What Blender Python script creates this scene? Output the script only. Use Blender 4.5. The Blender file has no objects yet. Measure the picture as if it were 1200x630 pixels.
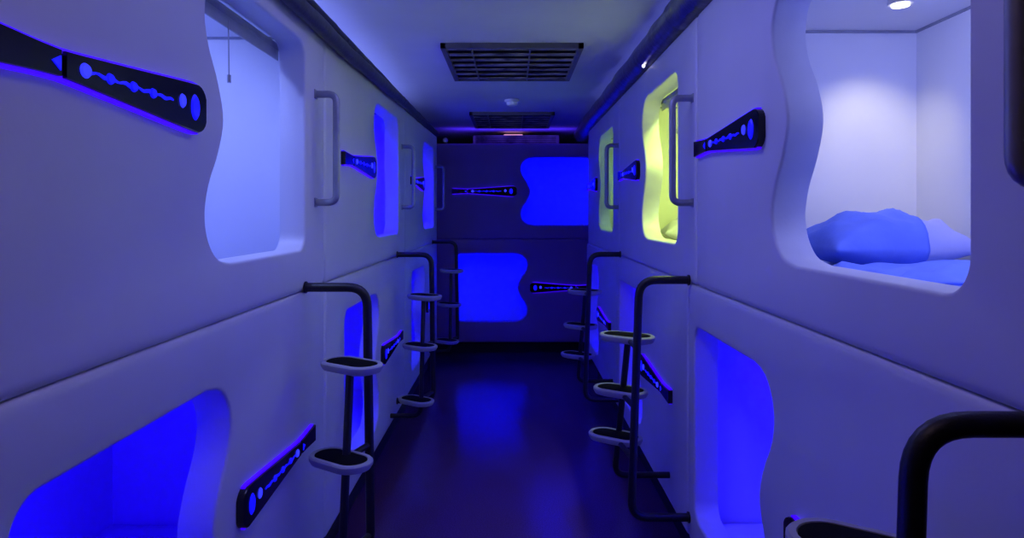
import bpy, bmesh, math, random
from mathutils import Vector, Matrix
random.seed(4)
S = bpy.context.scene
C = S.collection
PI = math.pi

# ------------------------------------------------------------------ camera, world, light, exposure
CAMZ = 1.645
cd = bpy.data.cameras.new('camera'); cam = bpy.data.objects.new('camera', cd); C.objects.link(cam)
cam.location = (0, 0, CAMZ); cam.rotation_euler = (PI/2, 0, 0)
cd.sensor_width = 36; cd.lens = 780/1200*36; cd.shift_y = -65/1200; cd.clip_start = .02
S.camera = cam
w = bpy.data.worlds.new('world'); S.world = w; w.use_nodes = True
w.node_tree.nodes['Background'].inputs[0].default_value = (.02, .01, .2, 1)
w.node_tree.nodes['Background'].inputs[1].default_value = .0
S.view_settings.view_transform = 'Standard'; S.view_settings.look = 'None'
S.view_settings.exposure = 0; S.view_settings.gamma = 1; S.view_settings.use_curve_mapping = False

def area(name, loc, rot, sx, sy, col, power, spread=PI):
    l = bpy.data.lights.new(name, 'AREA'); l.shape = 'RECTANGLE'; l.size = sx; l.size_y = sy
    l.color = col; l.energy = power; l.spread = spread
    o = bpy.data.objects.new(name, l); C.objects.link(o); o.location = loc; o.rotation_euler = rot
    return o
# added, unseen fills: violet under the near ceiling, bluish ones on the capsule tops
area('near_fill_light', (0, .5, 2.60), (0, 0, 0), .4, .9, (.92, .62, .80), 1.6)
area('corridor_fill_light', (0, 2.3, 2.60), (0, 0, 0), .4, 1.1, (.30, .29, 1), 7)
for sx in (-1, 1):
    area('ceiling_fill_light', (sx*1.62, 3.3, 2.50), (0, PI-sx*math.radians(62), 0), .06, 4.8, (.21, .26, 1), 44)  # uplights added out of sight to brighten the ceiling
area('end_fill_light', (0, 7.86, 2.49), (PI-math.radians(20), 0, 0), 1.5, .06, (.07, .02, 1), 2.2)  # blue fill added to lift the dark ceiling above the end capsules
LAMP = {   # lamp inside a capsule: colour, power
 'pale': ((.25, .33, 1), 14.0), 'lav': ((.31, .36, 1), 19), 'lime': ((.70, .95, .17), 26), 'lime_dim': ((.36, .72, .18), 14),
 'blue': ((.006, .0, 1), 33.0), 'blue_dim': ((.012, .0, 1), 30.0), 'blue_back': ((.0, .0, 1), 20.0)}

# ------------------------------------------------------------------ materials
def mat(name, base, rough=.5, metal=0, emit=None, es=0, noise=0, nscale=20, bump=0, bscale=60, coat=0, spec=.5):
    m = bpy.data.materials.new(name); m.use_nodes = True
    nt = m.node_tree; b = nt.nodes['Principled BSDF']
    b.inputs['Base Color'].default_value = (*base, 1); b.inputs['Roughness'].default_value = rough
    b.inputs['Metallic'].default_value = metal; b.inputs['Coat Weight'].default_value = coat
    b.inputs['Specular IOR Level'].default_value = spec
    tc = nt.nodes.new('ShaderNodeTexCoord')
    if noise:
        n = nt.nodes.new('ShaderNodeTexNoise'); n.inputs['Scale'].default_value = nscale; n.inputs['Detail'].default_value = 5
        r = nt.nodes.new('ShaderNodeValToRGB')
        r.color_ramp.elements[0].position = .3; r.color_ramp.elements[1].position = .7
        r.color_ramp.elements[0].color = (*[c*(1-noise) for c in base], 1); r.color_ramp.elements[1].color = (*[min(1, c*(1+noise)) for c in base], 1)
        nt.links.new(tc.outputs['Object'], n.inputs['Vector']); nt.links.new(n.outputs['Fac'], r.inputs[0]); nt.links.new(r.outputs[0], b.inputs['Base Color'])
    if bump:
        n = nt.nodes.new('ShaderNodeTexNoise'); n.inputs['Scale'].default_value = bscale; n.inputs['Detail'].default_value = 4
        bp = nt.nodes.new('ShaderNodeBump'); bp.inputs['Strength'].default_value = bump; bp.inputs['Distance'].default_value = .01
        nt.links.new(tc.outputs['Object'], n.inputs['Vector']); nt.links.new(n.outputs['Fac'], bp.inputs['Height']); nt.links.new(bp.outputs[0], b.inputs['Normal'])
    if emit:
        b.inputs['Emission Color'].default_value = (*emit, 1); b.inputs['Emission Strength'].default_value = es
    return m
M = dict(
 shell=mat('white_moulded_plastic', (.70, .70, .72), .42, noise=.03, nscale=3, bump=.04, bscale=90),
 dimshell=mat('dimmed_moulded_plastic', (.36, .20, .62), .42, noise=.03, nscale=3, bump=.04, bscale=90),  # shell plastic darkened to violet, putting the end's dimness into its colour
 inner=mat('white_inner_lining', (.78, .78, .80), .6, noise=.02, nscale=4),
 ceil=mat('ceiling_paint', (.62, .62, .66), .7, noise=.05, nscale=2, bump=.05),
 dark=mat('dark_room_paint', (.05, .05, .07), .8, noise=.1),
 plinth=mat('black_plinth', (.012, .012, .016), .6, noise=.2),
 floor=mat('dark_vinyl_floor', (.085, .032, .135), .13, noise=.35, nscale=160, bump=.035, bscale=220, spec=.3),
 steel=mat('black_painted_steel', (.010, .010, .015), .42, noise=.15, nscale=40, bump=.1, bscale=200),
 tray=mat('grey_plastic_tray', (.42, .42, .46), .5, noise=.05),
 pad=mat('black_rubber_pad', (.004, .004, .006), .9, spec=.1, bump=.4, bscale=250, noise=.2),
 handle=mat('grey_brushed_metal', (.36, .38, .42), .35, metal=.4, noise=.08),
 black=mat('black_gloss_acrylic', (.006, .006, .012), .15, noise=.1),
 glow=mat('blue_led_strip', (.02, 0, .3), .5, emit=(.045, .0, 1), es=1.1),
 led=mat('blue_led', (.02, .0, .4), .4, emit=(.004, .004, 1), es=1.2),
 ledw=mat('bright_blue_led', (.01, .01, .2), .4, emit=(.025, .03, 1), es=1.5),
 lamp=mat('lamp_glass', (.9, .9, .9), .4, emit=(1, .96, .9), es=7),
 duct=mat('dark_foil_duct', (.16, .16, .19), .28, metal=.75, noise=.3, nscale=9, bump=.6, bscale=14),
 hose=mat('dark_hose', (.045, .045, .06), .5, noise=.3, nscale=12, bump=.4, bscale=20),
 grille=mat('dusty_grille_metal', (.26, .22, .19), .8, noise=.85, nscale=7),
 grille_back=mat('grille_shadow_box', (.012, .012, .018), .8, noise=.1),
 vframe=mat('vent_frame_paint', (.11, .10, .11), .5, noise=.1),
 sheet=mat('blue_bed_sheet', (.18, .28, .82), .85, noise=.06, nscale=5, bump=.3, bscale=10),
 wsheet=mat('white_bed_sheet', (.7, .7, .72), .85, noise=.03, bump=.3, bscale=10),
 case=mat('blue_pillowcase', (.20, .30, .88), .85, noise=.08, nscale=6, bump=.35, bscale=16),
 pillow=mat('pale_pillow_fabric', (.62, .62, .85), .85, noise=.03, bump=.2, bscale=18),
 blind=mat('grey_roller_blind', (.30, .31, .38), .7, noise=.08, nscale=30),
 sensor=mat('white_plastic', (.75, .75, .75), .4, noise=.03),
 pink=mat('pink_indicator', (.5, .3, .4), .4, emit=(1, .42, .62), es=.7),
 whiteled=mat('white_indicator', (.8, .8, .8), .4, emit=(.95, .9, 1), es=4),
)

# ------------------------------------------------------------------ mesh helpers
def link(name, bm, m, parent=None, smooth=False, sharp=None):
    bmesh.ops.recalc_face_normals(bm, faces=bm.faces)
    me = bpy.data.meshes.new(name); bm.to_mesh(me); bm.free()
    me.materials.append(M[m] if isinstance(m, str) else m)
    if smooth:
        for p in me.polygons: p.use_smooth = True
        if sharp:
            try: me.set_sharp_from_angle(angle=math.radians(sharp))
            except Exception: pass
    o = bpy.data.objects.new(name, me); C.objects.link(o)
    if parent: o.parent = parent
    return o
def tag(o, label, cat, group=None):
    o['label'] = label; o['category'] = cat
    if group: o['group'] = group
    return o
def thing(name, label, cat, loc=(0, 0, 0), rz=0, group=None):
    o = bpy.data.objects.new(name, None); C.objects.link(o); o.empty_display_size = .1
    o.location = loc; o.rotation_euler = (0, 0, rz)
    return tag(o, label, cat, group)
def struct(o): o['kind'] = 'structure'; return o
def box(bm, x0, x1, y0, y1, z0, z1, bev=0, seg=2):
    r = bmesh.ops.create_cube(bm, size=1)['verts']
    for v in r: v.co = Vector(((x0+x1)/2+v.co.x*(x1-x0), (y0+y1)/2+v.co.y*(y1-y0), (z0+z1)/2+v.co.z*(z1-z0)))
    if bev:
        es = set(e for v in r for e in v.link_edges)
        bmesh.ops.bevel(bm, geom=list(es), offset=bev, segments=seg, affect='EDGES', profile=.5)
def rnd_path(pts, r=.05, n=6):
    """polyline with rounded corners"""
    out = [Vector(pts[0])]
    for i in range(1, len(pts)-1):
        a, b, c = Vector(pts[i-1]), Vector(pts[i]), Vector(pts[i+1])
        d1, d2 = (a-b), (c-b); q = min(r, d1.length*.49, d2.length*.49)
        p, s = b+d1.normalized()*q, b+d2.normalized()*q
        for k in range(n+1):
            t = k/n; out.append((1-t)**2*p+2*t*(1-t)*b+t*t*s)
    out.append(Vector(pts[-1])); return out
def tube(bm, path, r, n=14, cap=True, rfun=None):
    rings = []; up = None
    for i, p in enumerate(path):
        t = (path[min(i+1, len(path)-1)]-path[max(i-1, 0)]).normalized()
        if up is None: up = t.orthogonal().normalized()
        up = (up-t*up.dot(t)).normalized(); sd = t.cross(up)
        rr = rfun(i, p) if rfun else r
        rings.append([bm.verts.new(p+(up*math.cos(2*PI*k/n)+sd*math.sin(2*PI*k/n))*rr) for k in range(n)])
    for a, b in zip(rings, rings[1:]):
        for k in range(n): bm.faces.new((a[k], a[(k+1) % n], b[(k+1) % n], b[k]))
    if cap: bm.faces.new(rings[0]); bm.faces.new(rings[-1])
def stadium(L, W, n=12):
    r = W/2; h = L/2-r; o = []
    for k in range(n+1): a = -PI/2+PI*k/n; o.append((h+r*math.cos(a), r*math.sin(a)))
    for k in range(n+1): a = PI/2+PI*k/n; o.append((-h+r*math.cos(a), r*math.sin(a)))
    return o
def loops(bm, rings, cap0=True, cap1=True):
    vs = [[bm.verts.new(p) for p in r] for r in rings]
    n = len(vs[0])
    for a, b in zip(vs, vs[1:]):
        for k in range(n): bm.faces.new((a[k], a[(k+1) % n], b[(k+1) % n], b[k]))
    if cap0: bm.faces.new(vs[0])
    if cap1: bm.faces.new(vs[-1])
    return vs
def catmull(P, n=6):
    out = []; m = len(P)
    for i in range(m):
        p0, p1, p2, p3 = [Vector(P[(i+j-1) % m]) for j in range(4)]
        for k in range(n):
            t = k/n
            out.append(.5*((2*p1)+(p2-p0)*t+(2*p0-5*p1+4*p2-p3)*t*t+(3*p1-p0-3*p2+p3)*t**3))
    return out

# ------------------------------------------------------------------ the room
XL, XR, YB = -.80, .76, 7.80
PB, PS, PT, CEIL = CAMZ-1.40, CAMZ-.30, CAMZ+.82, CAMZ+1.0   # capsule bottom, seam, top, ceiling
def plate(name, x0, x1, y0, y1, z0, z1, m):
    bm = bmesh.new(); box(bm, x0, x1, y0, y1, z0, z1); return struct(link(name, bm, m))
plate('floor', -2.1, 2.1, -3.1, 9.6, -.05, 0, 'floor')
plate('ceiling', -2.1, 2.1, -3.1, 9.6, CEIL, CEIL+.05, 'ceil')
plate('wall_left', -2.15, -2.1, -3.1, 9.6, 0, CEIL, 'dark')
plate('wall_right', 2.1, 2.15, -3.1, 9.6, 0, CEIL, 'dark')
plate('wall_back', -2.1, 2.1, 9.6, 9.65, 0, CEIL, 'dark')
plate('wall_front', -2.1, 2.1, -3.15, -3.1, 0, CEIL, 'dark')
plate('trim_1', -1.72, XL-.10, .72, 7.08, 0, PB, 'plinth')
plate('trim_2', XR+.10, 1.66, .85, 6.70, 0, PB, 'plinth')
plate('trim_3', -.90, 1.18, YB+.10, 8.72, 0, CAMZ-1.51, 'plinth')

# ------------------------------------------------------------------ the capsules
WW, WH = .84, .80
def window_outline(u0, zc, flip):
    """apple-like opening: straight side with rounded corners, notched side with two bulges"""
    P = []
    half = [(.0, -.27), (.005, -.19), (.05, -.09), (.105, -.02)]
    r = .07
    prof = [(.16, -.40), (.075, -.382), (.018, -.33), (0, -.262), (.022, -.185), (.078, -.098), (.112, 0), (.078, .098), (.022, .185), (0, .262), (.018, .33), (.075, .382), (.16, .40)]
    pts = [Vector((a, b, 0)) for a, b in prof]
    sm = []
    for i in range(len(pts)-1):
        p0, p1, p2, p3 = pts[max(i-1, 0)], pts[i], pts[i+1], pts[min(i+2, len(pts)-1)]
        for k in range(5):
            t = k/5; q = .5*((2*p1)+(p2-p0)*t+(2*p0-5*p1+4*p2-p3)*t*t+(3*p1-p0-3*p2+p3)*t**3); sm.append((q.x, q.y))
    sm.append(prof[-1])
    for k in range(9):
        a = PI/2-PI/2*k/8; sm.append((WW-r+r*math.cos(a), WH/2-r+r*math.sin(a)))
    for k in range(9):
        a = -PI/2*k/8; sm.append((WW-r+r*math.cos(a), -WH/2+r+r*math.sin(a)))
    if flip: sm = [(WW-x, z) for x, z in reversed(sm)]
    return [(u0+x, zc+z) for x, z in sm]
def inset2d(poly, d):
    out = []; n = len(poly)
    ar = sum(poly[i][0]*poly[(i+1) % n][1]-poly[(i+1) % n][0]*poly[i][1] for i in range(n))
    sg = 1 if ar > 0 else -1
    for i in range(n):
        a, c = Vector(poly[i-1]), Vector(poly[(i+1) % n]); t = (c-a).normalized()
        out.append((poly[i][0]-sg*t.y*d, poly[i][1]+sg*t.x*d))
    return out
def rrect(x0, x1, z0, z1, r, n=4):
    o = []
    for cx, cz, a0 in ((x1-r, z1-r, 0), (x0+r, z1-r, PI/2), (x0+r, z0+r, PI), (x1-r, z0+r, 3*PI/2)):
        for k in range(n+1): a = a0+PI/2*k/n; o.append((cx+r*math.cos(a), cz+r*math.sin(a)))
    return o
def front_panel(L, H, outline, th=.10):
    bm = bmesh.new(); R = .026
    g = .0012
    outer = []
    for k in range(6):
        a = PI/2*k/5; ins = g+R*(1-math.sin(a)); dy = .014*(1-math.cos(a))
        outer.append([(x, dy, z) for x, z in rrect(ins, L-ins, ins, H-ins, .03-R*(1-math.sin(a))*.6)])
    # 'ins' runs from deep inset at the front face (k=0) to the rim (k=5)
    outer.append([(x, th, z) for x, z in rrect(g, L-g, g, H-g, .03)])
    ov = loops(bm, outer, False, False)
    hr = []
    for k in range(4):
        a = PI/2*k/3; ex = .010*(1-math.sin(a)); dy = .010*(1-math.cos(a))
        hr.append([(x, dy, z) for x, z in inset2d(outline, -ex)])
    hr.append([(x, th, z) for x, z in outline])
    hv = loops(bm, hr, False, False)
    def fill(ra, rb):
        es = []
        for ring in (ra, rb):
            for k in range(len(ring)):
                e = bm.edges.get((ring[k], ring[(k+1) % len(ring)])) or bm.edges.new((ring[k], ring[(k+1) % len(ring)]))
                es.append(e)
        bmesh.ops.triangle_fill(bm, use_beauty=True, use_dissolve=False, edges=es)
    fill(ov[0], hv[0]); fill(ov[-1], hv[-1])
    return bm
PROF = [(0, .030), (.008, .045), (.022, .055), (.04, .060), (.10, .056), (.18, .050), (.28, .042), (.40, .033), (.50, .0255), (.545, .023), (.60, .0245), (.68, .029), (.715, .031)]
def prof(s):
    for (a, p), (b, q) in zip(PROF, PROF[1:]):
        if s <= b: return p+(q-p)*(s-a)/(b-a)
    return PROF[-1][1]
def control_panel(parent, u_win, sgn, zc, LN):
    """tapered black light bar; wide end beside the opening at u_win, runs in direction sgn"""
    k = LN/.715
    def strip(s0, s1, grow, y0, y1, n=26, caps=True):
        bm = bmesh.new(); up = []; dn = []
        for i in range(n+1):
            s = s0+(s1-s0)*(i/n)**1.4; h = prof(s)+grow
            up.append((u_win+sgn*s*k, h)); dn.append((u_win+sgn*s*k, -h))
        ring = up+dn[::-1]
        loops(bm, [[(x, y0, zc+z) for x, z in ring], [(x, y1+.003, zc+z) for x, z in ring], [(x, y1, zc+z*.97) for x, z in ring]])
        return bm
    cp = link('control_panel', strip(0, .535, 0, 0, -.022), 'black', parent)
    link('end_cover', strip(.548, .715, 0, 0, -.022), 'black', cp)
    # glowing edge strips behind the plate
    for zs in (1, -1):
        bm = bmesh.new(); n = 24; a = []; b = []
        for i in range(n+1):
            s = .03+(.71-.03)*i/n; h = prof(s)
            a.append((u_win+sgn*s*k, zs*(h-.004))); b.append((u_win+sgn*s*k, zs*(h+.0055)))
        ring = a+b[::-1]
        loops(bm, [[(x, -.001, zc+z) for x, z in ring], [(x, -.014, zc+z) for x, z in ring]])
        g = link('glow_strip', bm, 'glow', cp)
    def blob(s, z, rx, rz, name, m, y=-.0225):
        bm = bmesh.new(); e = [(math.cos(2*PI*i/20)*rx, math.sin(2*PI*i/20)*rz) for i in range(20)]
        loops(bm, [[(u_win+sgn*s*k+x, y, zc+z+q) for x, q in e], [(u_win+sgn*s*k+x*.8, y-.004, zc+z+q*.8) for x, q in e]])
        return link(name, bm, m, cp)
    b = blob(.062, .0, .021, .032, 'push_button', 'led'); b['label'] = 'large blue oval button'
    b = blob(.125, .006, .014, .017, 'dial', 'ledw'); b['label'] = 'small bright blue dial'
    for i, (s, z) in enumerate([(.255, 0), (.33, 0), (.41, 0), (.485, 0)]):
        blob(s, z, .013+.003*(i == 3), .011+.003*(i == 3), 'indicator_light', 'ledw' if i == 3 else 'led')
    bm = bmesh.new(); n = 40; a = []; b = []
    for i in range(n+1):
        s = .17+.315*i/n; c = .002*math.sin(i*1.1); t = .0018+.0022*abs(math.sin(i*.35))
        a.append((u_win+sgn*s*k, c+t)); b.append((u_win+sgn*s*k, c-t))
    ring = a+b[::-1]
    loops(bm, [[(x, -.0222, zc+z) for x, z in ring], [(x, -.0245, zc+z) for x, z in ring]])
    link('light_line', bm, 'led', cp)
    bm = bmesh.new()
    tri = [(.553, .012), (.575, 0), (.553, -.014)]
    loops(bm, [[(u_win+sgn*s*k, -.0222, zc+z) for s, z in tri], [(u_win+sgn*s*k, -.0245, zc+z) for s, z in tri]])
    link('arrow_light', bm, 'led', cp)
    return cp
def pod(label, loc, rz, L, upper, u_w, lamp, depth=.92, handle_u=None, panel_len=.71, spot=False, blind=False, group=None, pshift=0., pb=PB, skin='shell'):
    H = PT-PS if upper else PS-pb
    z0 = PS if upper else pb
    zc = (CAMZ+.26 if upper else CAMZ-.868)-z0
    p = thing('sleeping_capsule', label, 'capsule bed', (loc[0], loc[1], z0), rz, group)
    th = .10
    out = window_outline(u_w, zc, not upper)
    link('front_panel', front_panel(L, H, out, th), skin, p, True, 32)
    t = .035; t2 = .075
    bm = bmesh.new()
    g = .004
    box(bm, g, t, th, depth, g, H-g); box(bm, L-t, L-g, th, depth, g, H-g)
    box(bm, t, L-t, depth-.03, depth, g, H-g)
    box(bm, t, L-t, th, depth-.03, g, g+.03); box(bm, t, L-t, th, depth-.03, H-t2, H-g)
    link('shell', bm, 'inner', p)
    # coved lining strip along the ceiling joint
    bm = bmesh.new()
    zl = H-t2
    box(bm, t, t+.006, th+.01, depth-.03, zl-.010, zl); box(bm, L-t-.006, L-t, th+.01, depth-.03, zl-.010, zl)
    box(bm, t, L-t, depth-.036, depth-.03, zl-.010, zl)
    link('ceiling_trim', bm, 'blind', p)
    if upper:
        control_panel(p, u_w-.045, -1, zc, panel_len)
    else:
        control_panel(p, u_w+WW+.03+pshift, 1, zc, panel_len)
    if upper and handle_u:
        bm = bmesh.new(); pr = -.085; ha, hb = zc-.215, zc+.225
        tube(bm, rnd_path([(handle_u, .0, ha), (handle_u, pr, ha), (handle_u, pr, hb), (handle_u, .0, hb)], .035), .0145)
        h = link('handle', bm, 'handle', p, True, 50)
        for zz in (ha, hb):
            bm = bmesh.new(); box(bm, handle_u-.019, handle_u+.019, -.004, .002, zz-.019, zz+.019, .003)
            link('mounting_plate', bm, 'handle', h)
    # lamp
    col, pw = LAMP[lamp]
    um, dm = u_w+WW/2, th+.13
    um = min(max(um, .45), L-.45)
    bm = bmesh.new(); box(bm, um-.20, um+.20, dm-.05, dm+.05, H-t2-.022, H-t2+.001, .006)
    link('ceiling_lamp', bm, 'sensor', p)
    a = area('capsule_light', (0, 0, 0), (0, 0, 0), .38, .09, col, pw)
    a.parent = p; a.location = (um, dm, H-t2-.03); a.rotation_euler = (math.radians(40 if ((lamp == 'blue_dim' and upper) or lamp in ('pale', 'lime')) else 72), 0, 0)
    if spot:
        us, ds = .42, .60
        bm = bmesh.new(); tube(bm, [Vector((us, ds, H-t2+.002)), Vector((us, ds, H-t2-.012)), Vector((us, ds, H-t2-.014))], .040, 20)
        f = link('spot_lamp', bm, 'sensor', p, True, 40)
        bm = bmesh.new(); tube(bm, [Vector((us, ds, H-t2-.012)), Vector((us, ds, H-t2-.02))], .028, 20)
        link('bulb', bm, 'lamp', f)
        bm = bmesh.new(); tube(bm, [Vector((us+.10, ds-.06, H-t2+.002)), Vector((us+.10, ds-.06, H-t2-.03))], .012, 14, rfun=lambda i, q: .016 if i else .022)
        link('ceiling_hook', bm, 'handle', p, True, 40)
        l = bpy.data.lights.new('reading_spot', 'SPOT'); l.energy = 9; l.color = (1, .93, .62); l.spot_size = math.radians(76); l.spot_blend = .9; l.shadow_soft_size = .02
        o = bpy.data.objects.new('reading_spot', l); C.objects.link(o); o.parent = p; o.location = (us, ds, H-t2-.03)
        d = Vector((t, .70, .42))-Vector((us, ds, H-t2-.03)); o.rotation_euler = d.to_track_quat('-Z', 'Y').to_euler()
    if blind:
        bm = bmesh.new(); zb = zc+WH/2-.015
        tube(bm, [Vector((u_w+.02, th+.035, zb)), Vector((u_w+WW+.02, th+.035, zb))], .026, 18)
        b = link('roller_blind', bm, 'blind', p, True, 40)
        bm = bmesh.new(); box(bm, u_w+.02, u_w+WW+.02, th+.012, th+.018, zb-.05, zb, .002); link('bottom_bar', bm, 'handle', b)
        bm = bmesh.new(); uu = u_w+.40
        tube(bm, [Vector((uu, th+.012, zb-.02)), Vector((uu, th+.010, zb-.20))], .0022, 8)
        tube(bm, [Vector((uu, th+.010, zb-.20)), Vector((uu, th+.010, zb-.225))], .006, 10)
        link('pull_cord', bm, 'handle', b)
    return p, z0, H

WL, WR = PI/2, -PI/2
LJ = [.725, 2.85, 4.975]; LLEN = 2.125
colname = ['nearest', 'middle', 'farthest']
upl, lol = ['pale', 'blue_dim', 'blue_dim'], ['blue', 'blue', 'blue']
upr, lor = ['lav', 'lime', 'lime_dim'], ['blue', 'blue_dim', 'blue']
TU = {'pale': 'pale blue', 'blue_dim': 'deep blue', 'blue': 'vivid blue', 'lav': 'lavender white', 'lime': 'bright yellow-green', 'lime_dim': 'dull green'}
for i in range(3):
    pod('white upper capsule lit %s, %s in the left top row' % (TU[upl[i]], colname[i]),
        (XL, LJ[i]), WL, LLEN, True, 1.015, upl[i], handle_u=1.985, blind=(i == 0), group='capsules along the left side')
    pod('white lower capsule lit vivid blue, %s in the left bottom row' % colname[i],
        (XL, LJ[i]), WL, LLEN, False, .335, lol[i], group='capsules along the left side')
for i in range(3):
    jf = 2.75+1.95*i
    pod('white upper capsule lit %s, %s in the right top row' % (TU[upr[i]], colname[i]),
        (XR, jf), WR, 1.95, True, .80, upr[i], handle_u=(1.86 if i == 0 else 1.90), spot=(i == 0), blind=(i == 1), group='capsules along the right side')
    jf = 2.88+1.95*i
    pod('white lower capsule lit blue, %s in the right bottom row' % colname[i],
        (XR, jf), WR, 1.95, False, .10, lor[i], pshift=(.10 if i == 0 else 0), group='capsules along the right side')
pod('upper capsule across the corridor end with bright blue opening at its right', (-.915, YB), 0, 2.115, True, 1.015, 'blue_back', handle_u=1.99, panel_len=.76, skin='dimshell', pb=CAMZ-1.51, group='capsules across the corridor end')
pod('lower capsule across the corridor end with bright blue opening at its left', (-.915, YB), 0, 2.115, False, .255, 'blue_back', skin='dimshell', pb=CAMZ-1.51, group='capsules across the corridor end')

# ------------------------------------------------------------------ bedding
def mattress(label, cx, cy, lx, ly, z, m, seed):
    rnd = random.Random(seed)
    bm = bmesh.new(); h = .07; nx, ny = max(8, int(lx/.04)), max(8, int(ly/.04))
    ph = [rnd.random()*6 for _ in range(4)]
    def top(x, y):
        return h+.004*math.sin(9*x+ph[0]+3*math.sin(4*y+ph[1]))+.003*math.sin(15*y+5*math.sin(3*x+ph[2]))
    tv = {}; bv = {}
    for i in range(nx+1):
        for j in range(ny+1):
            x, y = -lx/2+lx*i/nx, -ly/2+ly*j/ny
            e = min(i, nx-i, j, ny-j); d = .018 if e == 0 else (.004 if e == 1 else 0)
            tv[i, j] = bm.verts.new((x, y, top(x, y)-d)); 
            if e == 0: bv[i, j] = bm.verts.new((x, y, 0))
    for i in range(nx):
        for j in range(ny): bm.faces.new((tv[i, j], tv[i+1, j], tv[i+1, j+1], tv[i, j+1]))
    per = [(i, 0) for i in range(nx)]+[(nx, j) for j in range(ny)]+[(i, ny) for i in range(nx, 0, -1)]+[(0, j) for j in range(ny, 0, -1)]
    for a, b in zip(per, per[1:]+per[:1]): bm.faces.new((bv[a], bv[b], tv[b], tv[a]))
    bm.faces.new([bv[p] for p in per])
    o = link('mattress', bm, m, None, True, 60); o.location = (cx, cy, z)
    return tag(o, label, 'mattress', 'mattresses in the capsules')
def pillow(label, loc, lx, ly, h, rz, caseside, m1='pillow', m2='case', cut=.32, tilt=0):
    p = thing('pillow', label, 'pillow', loc, rz, 'pillows in the capsules')
    p.rotation_euler = (tilt, 0, rz)
    def cushion(x0, x1, grow, seed):
        bm = bmesh.new(); n, k = 30, 18; T = {}; B = {}
        for i in range(n+1):
            for j in range(k+1):
                a = x0+(x1-x0)*i/n; b = -1+2*j/k
                pin = 1-.13*(1-abs(b)**2)*abs(a)**4; piny = 1-.13*(1-abs(a)**2)*abs(b)**4
                x, y = a*lx/2*pin, b*ly/2*piny
                t = max(0, (1-abs(a)**2.4))*max(0, (1-abs(b)**2.6)); t = t**.6
                wr = .006*math.sin(14*a+4*b+seed)+.005*math.sin(9*b-11*a*a+seed*2)+.006*math.sin(7*(a+b)+3*math.sin(5*a))
                zt = h*(.36+.64*t)+wr*t*1.5+grow*.7; zb = h*.36*(1-t**1.2)-grow*.3
                T[i, j] = bm.verts.new((x*(1+grow*1.2), y*(1+grow*2), zt)); B[i, j] = bm.verts.new((x*(1+grow*1.2), y*(1+grow*2), max(0, zb)))
        for i in range(n):
            for j in range(k):
                bm.faces.new((T[i, j], T[i+1, j], T[i+1, j+1], T[i, j+1])); bm.faces.new((B[i, j], B[i, j+1], B[i+1, j+1], B[i+1, j]))
        for i in range(n):
            for j in (0, k): bm.faces.new((T[i, j], B[i, j], B[i+1, j], T[i+1, j]))
        for j in range(k):
            for i in (0, n): bm.faces.new((T[i, j], T[i, j+1], B[i, j+1], B[i, j]))
        bmesh.ops.remove_doubles(bm, verts=bm.verts, dist=.0004)
        return bm
    link('cushion', cushion(-1, 1, 0, 1.3), m1, p, True)
    if m2: link('pillowcase', cushion(-1 if caseside < 0 else -cut, cut if caseside < 0 else 1, .012, 1.3), m2, p, True)
    return p
def wall_mat(side, y0, y1, z, label, m, seed, near=0):
    x0 = (XL-.90 if side < 0 else XR+.115); x1 = (XL-.115 if side < 0 else XR+.88)
    mattress(label, (x0+x1)/2, (y0+y1)/2, abs(x1-x0), y1-y0, z, m, seed)
ZU, ZLo = PS+.036, PB+.036
BU = .05   # bed board height
for i in range(3):
    y0 = LJ[i]+.05; y1 = LJ[i]+LLEN-.05
    wall_mat(-1, y0, y1, ZU, 'mattress inside the %s lit capsule, %s on the left, upper row' % (TU[upl[i]], colname[i]), 'sheet', i)
    wall_mat(-1, y0, y1, ZLo, 'mattress inside the vivid blue capsule, %s on the left, bottom row' % colname[i], 'wsheet', 10+i)
    wall_mat(1, .85+1.95*i, 2.70+1.95*i, ZU, 'sheeted mattress in the %s lit upper capsule on the right' % TU[upr[i]], 'sheet' if i == 0 else 'wsheet', 20+i)
    wall_mat(1, .98+1.95*i, 2.83+1.95*i, ZLo, 'mattress inside the %s capsule of the bottom row on the right' % colname[i], 'wsheet', 30+i)
mattress('mattress in the upper blue capsule across the corridor end', -.915+1.0575, YB+.50, 2.0, .76, ZU, 'wsheet', 41)
mattress('mattress in the lower blue capsule across the corridor end', -.915+1.0575, YB+.50, 2.0, .76, CAMZ-1.51+.036, 'wsheet', 42)
pillow('bright blue pillow with pale lavender end in the open lavender-lit capsule', (1.345, 2.42, ZU+.073), .57, .36, .18, .10, -1, cut=.22)
pillow('white pillow glowing yellow-green in the middle capsule of right top row', (1.25, 4.42, ZU+.073), .52, .36, .17, -.1, 1, m2=None)

def blanket(label, x0, x1, y0, y1, z):
    bm = bmesh.new(); nx, ny = 40, 34; V = {}
    for i in range(nx+1):
        for j in range(ny+1):
            a, b = i/nx, j/ny
            e = min(a, 1-a, b, 1-b)*10; e = min(1, e)
            h = .010+e*(.018+.012*math.sin(9*a+5*b+2*math.sin(6*b))+.009*math.sin(17*b-6*a+1.5*math.sin(9*a)))
            V[i, j] = bm.verts.new((x0+(x1-x0)*a+.02*math.sin(7*b), y0+(y1-y0)*b+.03*math.sin(6*a), h))
    for i in range(nx):
        for j in range(ny): bm.faces.new((V[i, j], V[i+1, j], V[i+1, j+1], V[i, j+1]))
    r = bmesh.ops.extrude_face_region(bm, geom=list(bm.faces))
    for v in r['geom']:
        if isinstance(v, bmesh.types.BMVert): v.co.z -= .008
    o = link('blanket', bm, 'case', None, True); o.location = (0, 0, z)
    return tag(o, label, 'blanket')
blanket('crumpled blue blanket lying before the blue pillow on the open capsule bed', 1.0, 1.56, 1.72, 2.18, ZU+.074)

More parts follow.
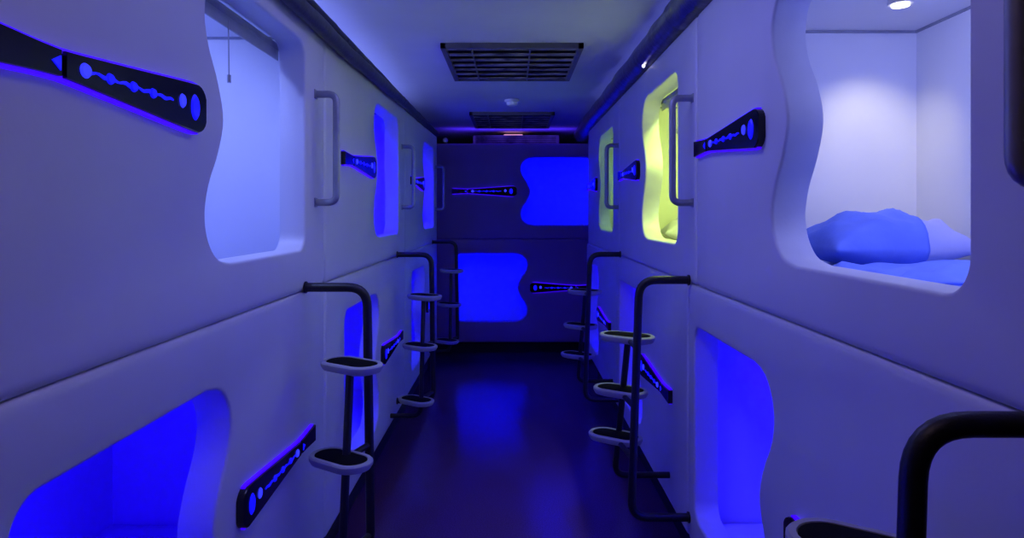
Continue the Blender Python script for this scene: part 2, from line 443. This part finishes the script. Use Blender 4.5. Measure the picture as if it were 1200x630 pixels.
# ------------------------------------------------------------------ ladders
def ladder(label, side, y0, steps, p2, bot=-1.30, xt=.545, xb=.51, grp='step ladders between the capsules'):
    """side -1 left, +1 right; steps: (|x|, y, z rel. camera); p2: second post ((|x|,y,z) top, (|x|,y,z) bottom)"""
    wx = abs(XL if side < 0 else XR)
    base = Vector((side*wx, y0, CAMZ+bot))
    t = thing('step_ladder', label, 'ladder', base, 0, grp)
    L = lambda x, y, z: Vector((side*x, y, CAMZ+z))-base
    zt = -.285
    bm = bmesh.new()
    tube(bm, rnd_path([L(wx-.001, y0, zt), L(xt, y0, zt), L((xt+xb)/2, y0, (zt+bot)/2), L(xb, y0, bot), L(wx-.001, y0, bot)], .075, 8), .0175, 16)
    link('rail', bm, 'steel', t, True, 50)
    bm = bmesh.new(); a, b = p2
    tube(bm, rnd_path([L(*a), L(*b), L(wx-.001, b[1], b[2])], .06, 8), .0150, 14)
    link('brace', bm, 'steel', t, True, 50)
    for zz in (zt, bot):
        bm = bmesh.new(); tube(bm, [L(wx-.001, y0, zz), L(wx-.007, y0, zz)], .023, 20); link('wall_flange', bm, 'steel', t, True, 40)
    ang = math.radians(-33)
    for (x, y, z) in steps:
        c = L(x, y, z); ca, sa = math.cos(ang), math.sin(ang)
        R = lambda q, zz: [(c.x+(px*ca-py*sa), c.y+(px*sa+py*ca), c.z+zz) for px, py in q]
        bm = bmesh.new()
        loops(bm, [R(stadium(.19, .09), -.034), R(stadium(.245, .135), -.026), R(stadium(.262, .148), -.012), R(stadium(.262, .148), -.002), R(stadium(.252, .138), .003), R(stadium(.226, .112), .003), R(stadium(.222, .108), -.006)])
        s = link('step', bm, 'tray', t, True, 35)
        bm = bmesh.new()
        loops(bm, [R(stadium(.221, .107), -.006), R(stadium(.221, .107), .0015), R(stadium(.213, .099), .0035)])
        pd = link('tread', bm, 'pad', s, True, 35); pd['label'] = 'black rubber tread'
        # clamp joining the tray to the rail
        bm = bmesh.new()
        f = (z-zt)/(bot-zt); px = xt+(xb-xt)*f
        tube(bm, [L(px, y0, z-.016), c+Vector((0, 0, -.016))], .012, 10)
        link('bracket', bm, 'steel', t)
    return t
for i in range(3):
    y = 2.57+2.05*i
    nm = ['black step ladder with grey treads rising beside the nearest left capsules', 'black step ladder between the middle and nearest left capsules, second from front', 'farthest dark ladder on the left, standing against the end capsules'][i]
    ladder(nm, -1, y, [(.595, y-.10, -.553), (.615, y-.18, -.875), (.63, y-.24, -1.22)], ((.60, y-.10, -.56), (.60, y-.24, -1.33)), xt=.560, xb=.545)
for i in range(3):
    y = [.90, 2.85, 4.65][i]
    nm = ['thick black ladder rail cropped at the lower right corner', 'tall black step ladder with grey treads at middle of the right side', 'small far black step ladder at the end of the right side'][i]
    ladder(nm, 1, y, [(.53 if i else .60, y+.22, -.56), (.505, y+.25, -.815), (.485, y+.27, -1.035)], ((.54, y+.24, -.57), (.495, y+.36, -1.26)))

# ------------------------------------------------------------------ ceiling things
def vent(label, y0, y1, x0=-.42, x1=.42):
    v = thing('ceiling_vent', label, 'vent', ((x0+x1)/2, (y0+y1)/2, CEIL), 0, 'ceiling vents')
    w2, l2 = (x1-x0)/2, (y1-y0)/2
    bm = bmesh.new(); box(bm, -w2+.01, w2-.01, -l2+.01, l2-.01, -.006, -.002); link('backing', bm, 'grille_back', v)
    bm = bmesh.new()
    for a in ((-w2, w2, -l2, -l2+.02), (-w2, w2, l2-.02, l2), (-w2, -w2+.03, -l2, l2), (w2-.03, w2, -l2, l2), (-.245, -.237, -l2, l2), (.105, .113, -l2, l2)):
        box(bm, a[0], a[1], a[2], a[3], -.032, -.001)
    link('frame', bm, 'vframe', v)
    n = 7
    for k in range(n):
        yy = -l2+.06+(2*l2-.12)*k/(n-1)
        bm = bmesh.new(); box(bm, -w2+.03, w2-.03, yy-.034, yy+.034, -.003, .003)
        bmesh.ops.rotate(bm, verts=bm.verts, cent=(0, yy, 0), matrix=Matrix.Rotation(math.radians(3), 3, 'X'))
        bmesh.ops.translate(bm, verts=bm.verts, vec=(0, 0, -.021))
        link('slat', bm, 'grille', v)
    return v
vent('large dusty slatted vent in the ceiling, nearest the viewer', 3.9, 4.88)
vent('small looking dark ceiling vent far down the corridor', 6.55, 7.6, -.42, .42)
bm = bmesh.new()
tube(bm, [Vector((0, 0, -.001)), Vector((0, 0, -.018)), Vector((0, 0, -.022)), Vector((0, 0, -.048)), Vector((0, 0, -.058))], .05, 24, rfun=lambda i, p: [.065, .065, .052, .045, .02][i])
o = link('smoke_detector', bm, 'sensor', None, True, 40); o.location = (0.0, 5.86, CEIL)
tag(o, 'round pale smoke detector on the ceiling between the vents', 'smoke detector')
# air conditioner standing above the end capsules
ac = thing('air_conditioner', 'dark wide air unit above the end capsules with a pink light', 'air conditioner', (.05, 8.25, PT))
bm = bmesh.new(); box(bm, -.52, .52, -.22, .22, .001, .125, .015, 3); link('casing', bm, 'grille', ac, True, 35)
bm = bmesh.new()
for k in range(5): box(bm, -.48, .48, -.228, -.219, .018+.020*k, .026+.020*k)
link('louvre', bm, 'grille_back', ac)
bm = bmesh.new(); box(bm, -.15, .08, -.10, -.04, .1255, .15, .004); link('indicator_light', bm, 'pink', ac)

# pipes
def pipe(name, pts, r, m, label, cat, wob=.0, n=60, seed=1):
    rnd = random.Random(seed); P = []
    for i in range(n+1):
        t = i/n*(len(pts)-1); k = min(int(t), len(pts)-2); f = t-k; f = f*f*(3-2*f)
        P.append(Vector(pts[k]).lerp(Vector(pts[k+1]), f)+Vector((rnd.uniform(-wob, wob), 0, rnd.uniform(-wob, wob))))
    bm = bmesh.new(); tube(bm, P, r, 20, rfun=lambda i, p: r*(1+.04*math.sin(i*2.1)+rnd.uniform(-1, 1)*wob*3))
    return tag(link(name, bm, m, None, True, 60), label, cat)
pipe('air_duct', [(.775, -.6, PT+.084), (.775, 3, PT+.084), (.775, 6.5, PT+.084), (.80, 7.7, PT+.084)], .080, 'duct', 'fat dark foil duct running on top of the right capsules', 'duct', .003, 70, 3)
pipe('hose', [(-.762, .3, CAMZ+.755), (-.762, 3.0, CAMZ+.742), (-.765, 4.6, CAMZ+.78), (-.81, 7.05, CAMZ+.845)], .032, 'hose', 'thick dark hose sagging along the top edge of left capsules', 'hose', .0015, 60, 5)
pipe('cable', [(-.80, .3, PT+.02), (-.80, 3.2, PT+.018), (-.80, 7.05, PT+.018)], .016, 'hose', 'thin dark cable lying above the hose on the left capsules', 'cable', .0015, 60, 6)
bm = bmesh.new(); bmesh.ops.create_icosphere(bm, subdivisions=2, radius=.009)
o = link('status_light', bm, 'whiteled', None, True); o.location = (.735, 3.72, PT-.008+.012)
tag(o, 'tiny bright white light under the right duct', 'light')
bm = bmesh.new(); bmesh.ops.create_uvsphere(bm, u_segments=16, v_segments=10, radius=.03)
o = link('sensor_dome', bm, 'sensor', None, True); o.location = (-.775, 7.75, PT+.03)
tag(o, 'small pale dome sensor at the far left corner of the end capsules', 'sensor')
